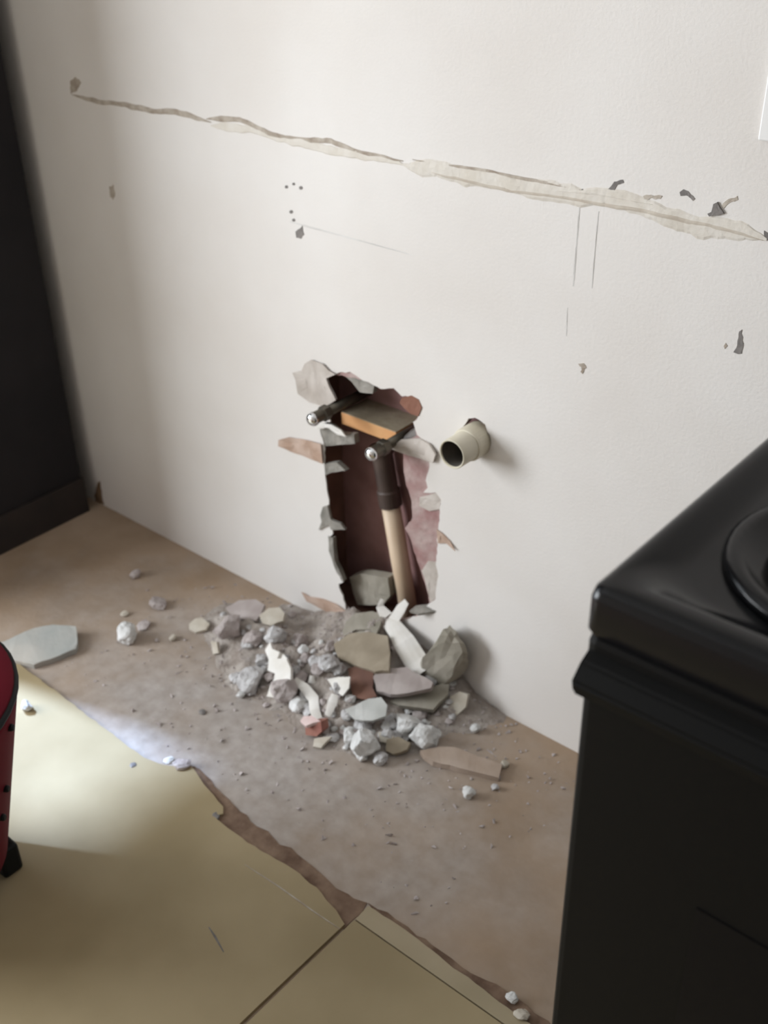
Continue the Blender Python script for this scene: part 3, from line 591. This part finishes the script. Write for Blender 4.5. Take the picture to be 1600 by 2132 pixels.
# inset at the sides, inset at front and back, height, corner radius
prof = [(.004, .004, .872, .008), (0, 0, .880, .008), (0, 0, .903, .009), (.0015, .0015, .909, .009), (.005, .005, .912, .010), (.008, .012, .9122, .014), (.011, .018, .9118, .020),
        (.014, .023, .9102, .026), (.018, .028, .907, .032), (.022, .033, .9035, .037), (.026, .038, .9012, .041), (.031, .044, .9003, .044), (.06, .075, .90, .05)]
loops = [rrect(SX0 + i, SX1 - i, SYF + j, SYB - j, r, z) for i, j, z, r in prof]
for a, b in zip(loops, loops[1:]):
    for k in range(len(a)): bm.faces.new((a[k], a[(k + 1) % len(a)], b[(k + 1) % len(a)], b[k]))
bm.faces.new(loops[-1]); bm.faces.new(loops[0][::-1])
obj('cooktop', bm, 'enamel', sv, True)
for (bxx, byy, br) in ((1.770, -.600, .085), (1.785, -.24, .075), (2.28, -.600, .075), (2.27, -.24, .085)):
    bm = bmesh.new(); lathe(bm, (bxx - so[0], byy - so[1], .9005), (0, 0, 1), [(0, br + .003), (.005, br + .002), (.008, br - .003), (.006, br - .010), (.0005, br - .020), (.0005, .03), (.0005, .001)], 48)
    bw = obj('burner_bowl', bm, 'enamel', sv, True)
    bm = bmesh.new(); lathe(bm, (bxx - so[0], byy - so[1], .9015), (0, 0, 1), [(0, .058), (.006, .058), (.009, .052), (.010, .0)], 32); obj('burner_cap', bm, 'cap', bw, True)
dr = sbx('oven_door', (SX0 + .001, SX1 - .001, SYF + .002, SYF + .03, .20, .8765), 'blackside', .007, seg=3)
sbx('window', (SX0 + .10, SX1 - .10, SYF + .001, SYF + .006, .40, .70), 'glass', parent=dr)
bm = bmesh.new()
sec = [(.006, .866), (.006, .828), (-.004, .832), (-.014, .840), (-.016, .850), (-.006, .860)]
va = [bm.verts.new((SX0 + .003 - so[0], SYF + y - so[1], z)) for y, z in sec]; vb = [bm.verts.new((SX1 - .003 - so[0], SYF + y - so[1], z)) for y, z in sec]
for i in range(6): bm.faces.new((va[i], va[(i + 1) % 6], vb[(i + 1) % 6], vb[i]))
bm.faces.new(va); bm.faces.new(vb[::-1])
bmesh.ops.bevel(bm, geom=bm.edges[:], offset=.002, segments=2, affect='EDGES')
obj('handle', bm, 'blackside', dr)
sbx('drawer', (SX0 + .003, SX1 - .003, SYF + .003, SYF + .03, .05, .19), 'blackside', .004)
sbx('backguard', (SX0 + .002, SX1 - .002, SYB - .06, SYB, .905, 1.02), 'enamel', .008, seg=3)
for k in range(4):
    bm = bmesh.new(); lathe(bm, (SX0 + .16 + k * .15 - so[0], SYB - .061 - so[1], .965), (0, -1, 0), [(0, .017), (.016, .015), (.018, .012)], 20); obj('knob', bm, 'blackpl', sv)
for x in (SX0 + .06, SX1 - .06):
    for y in (SYF + .06, SYB - .06):
        bm = bmesh.new(); lathe(bm, (x - so[0], y - so[1], 0), (0, 0, 1), [(0, .018), (.012, .018), (.013, .008), (.035, .008)], 14); obj('foot', bm, 'blackpl', sv)
tag(sv, 'black enamel stove with sunken cooktop standing against the white wall', 'stove')
# ------------------------------------------------------------------ red tub on castors
TX, TY = .690, -.840
tb = empty('red_tub', (TX, TY, .0061))
bm = bmesh.new(); lathe(bm, (0, 0, .045), (0, 0, 1), [(0, .105), (.004, .118), (.012, .122), (.285, .186), (.30, .188)], 48); obj('drum', bm, 'red', tb, True)
bm = bmesh.new(); lathe(bm, (0, 0, .341), (0, 0, 1), [(0, .187), (.002, .1905), (.006, .1905), (.009, .187)], 48); obj('rim', bm, 'blackpl', tb, True)
bm = bmesh.new(); lathe(bm, (0, 0, .350), (0, 0, 1), [(0, .186), (.004, .184), (.010, .15), (.011, .0)], 48); obj('lid', bm, 'red', tb, True)
for zz, aa in ((.318, .66), (.215, .62), (.17, .56)):
    d = Vector((math.cos(aa), math.sin(aa), 0)); r_ = .122 + (zz - .057) / .273 * .064
    bm = bmesh.new(); lathe(bm, d * (r_ - .012) + Vector((0, 0, zz)), d, [(0, .005), (.016, .005), (.018, .0035)], 12); obj('latch', bm, 'blackpl', tb)
for k in range(3):
    a = math.radians(62 + 120 * k); d = Vector((math.cos(a), math.sin(a), 0))
    bm = bmesh.new(); c_ = d * .112
    box(bm, c_.x - .020, c_.x + .020, c_.y - .016, c_.y + .016, .0, .052, .006, 3)
    obj('caster', bm, 'blackpl', tb)
tag(tb, 'dark red round tub with black rim and feet standing on the vinyl', 'tub')
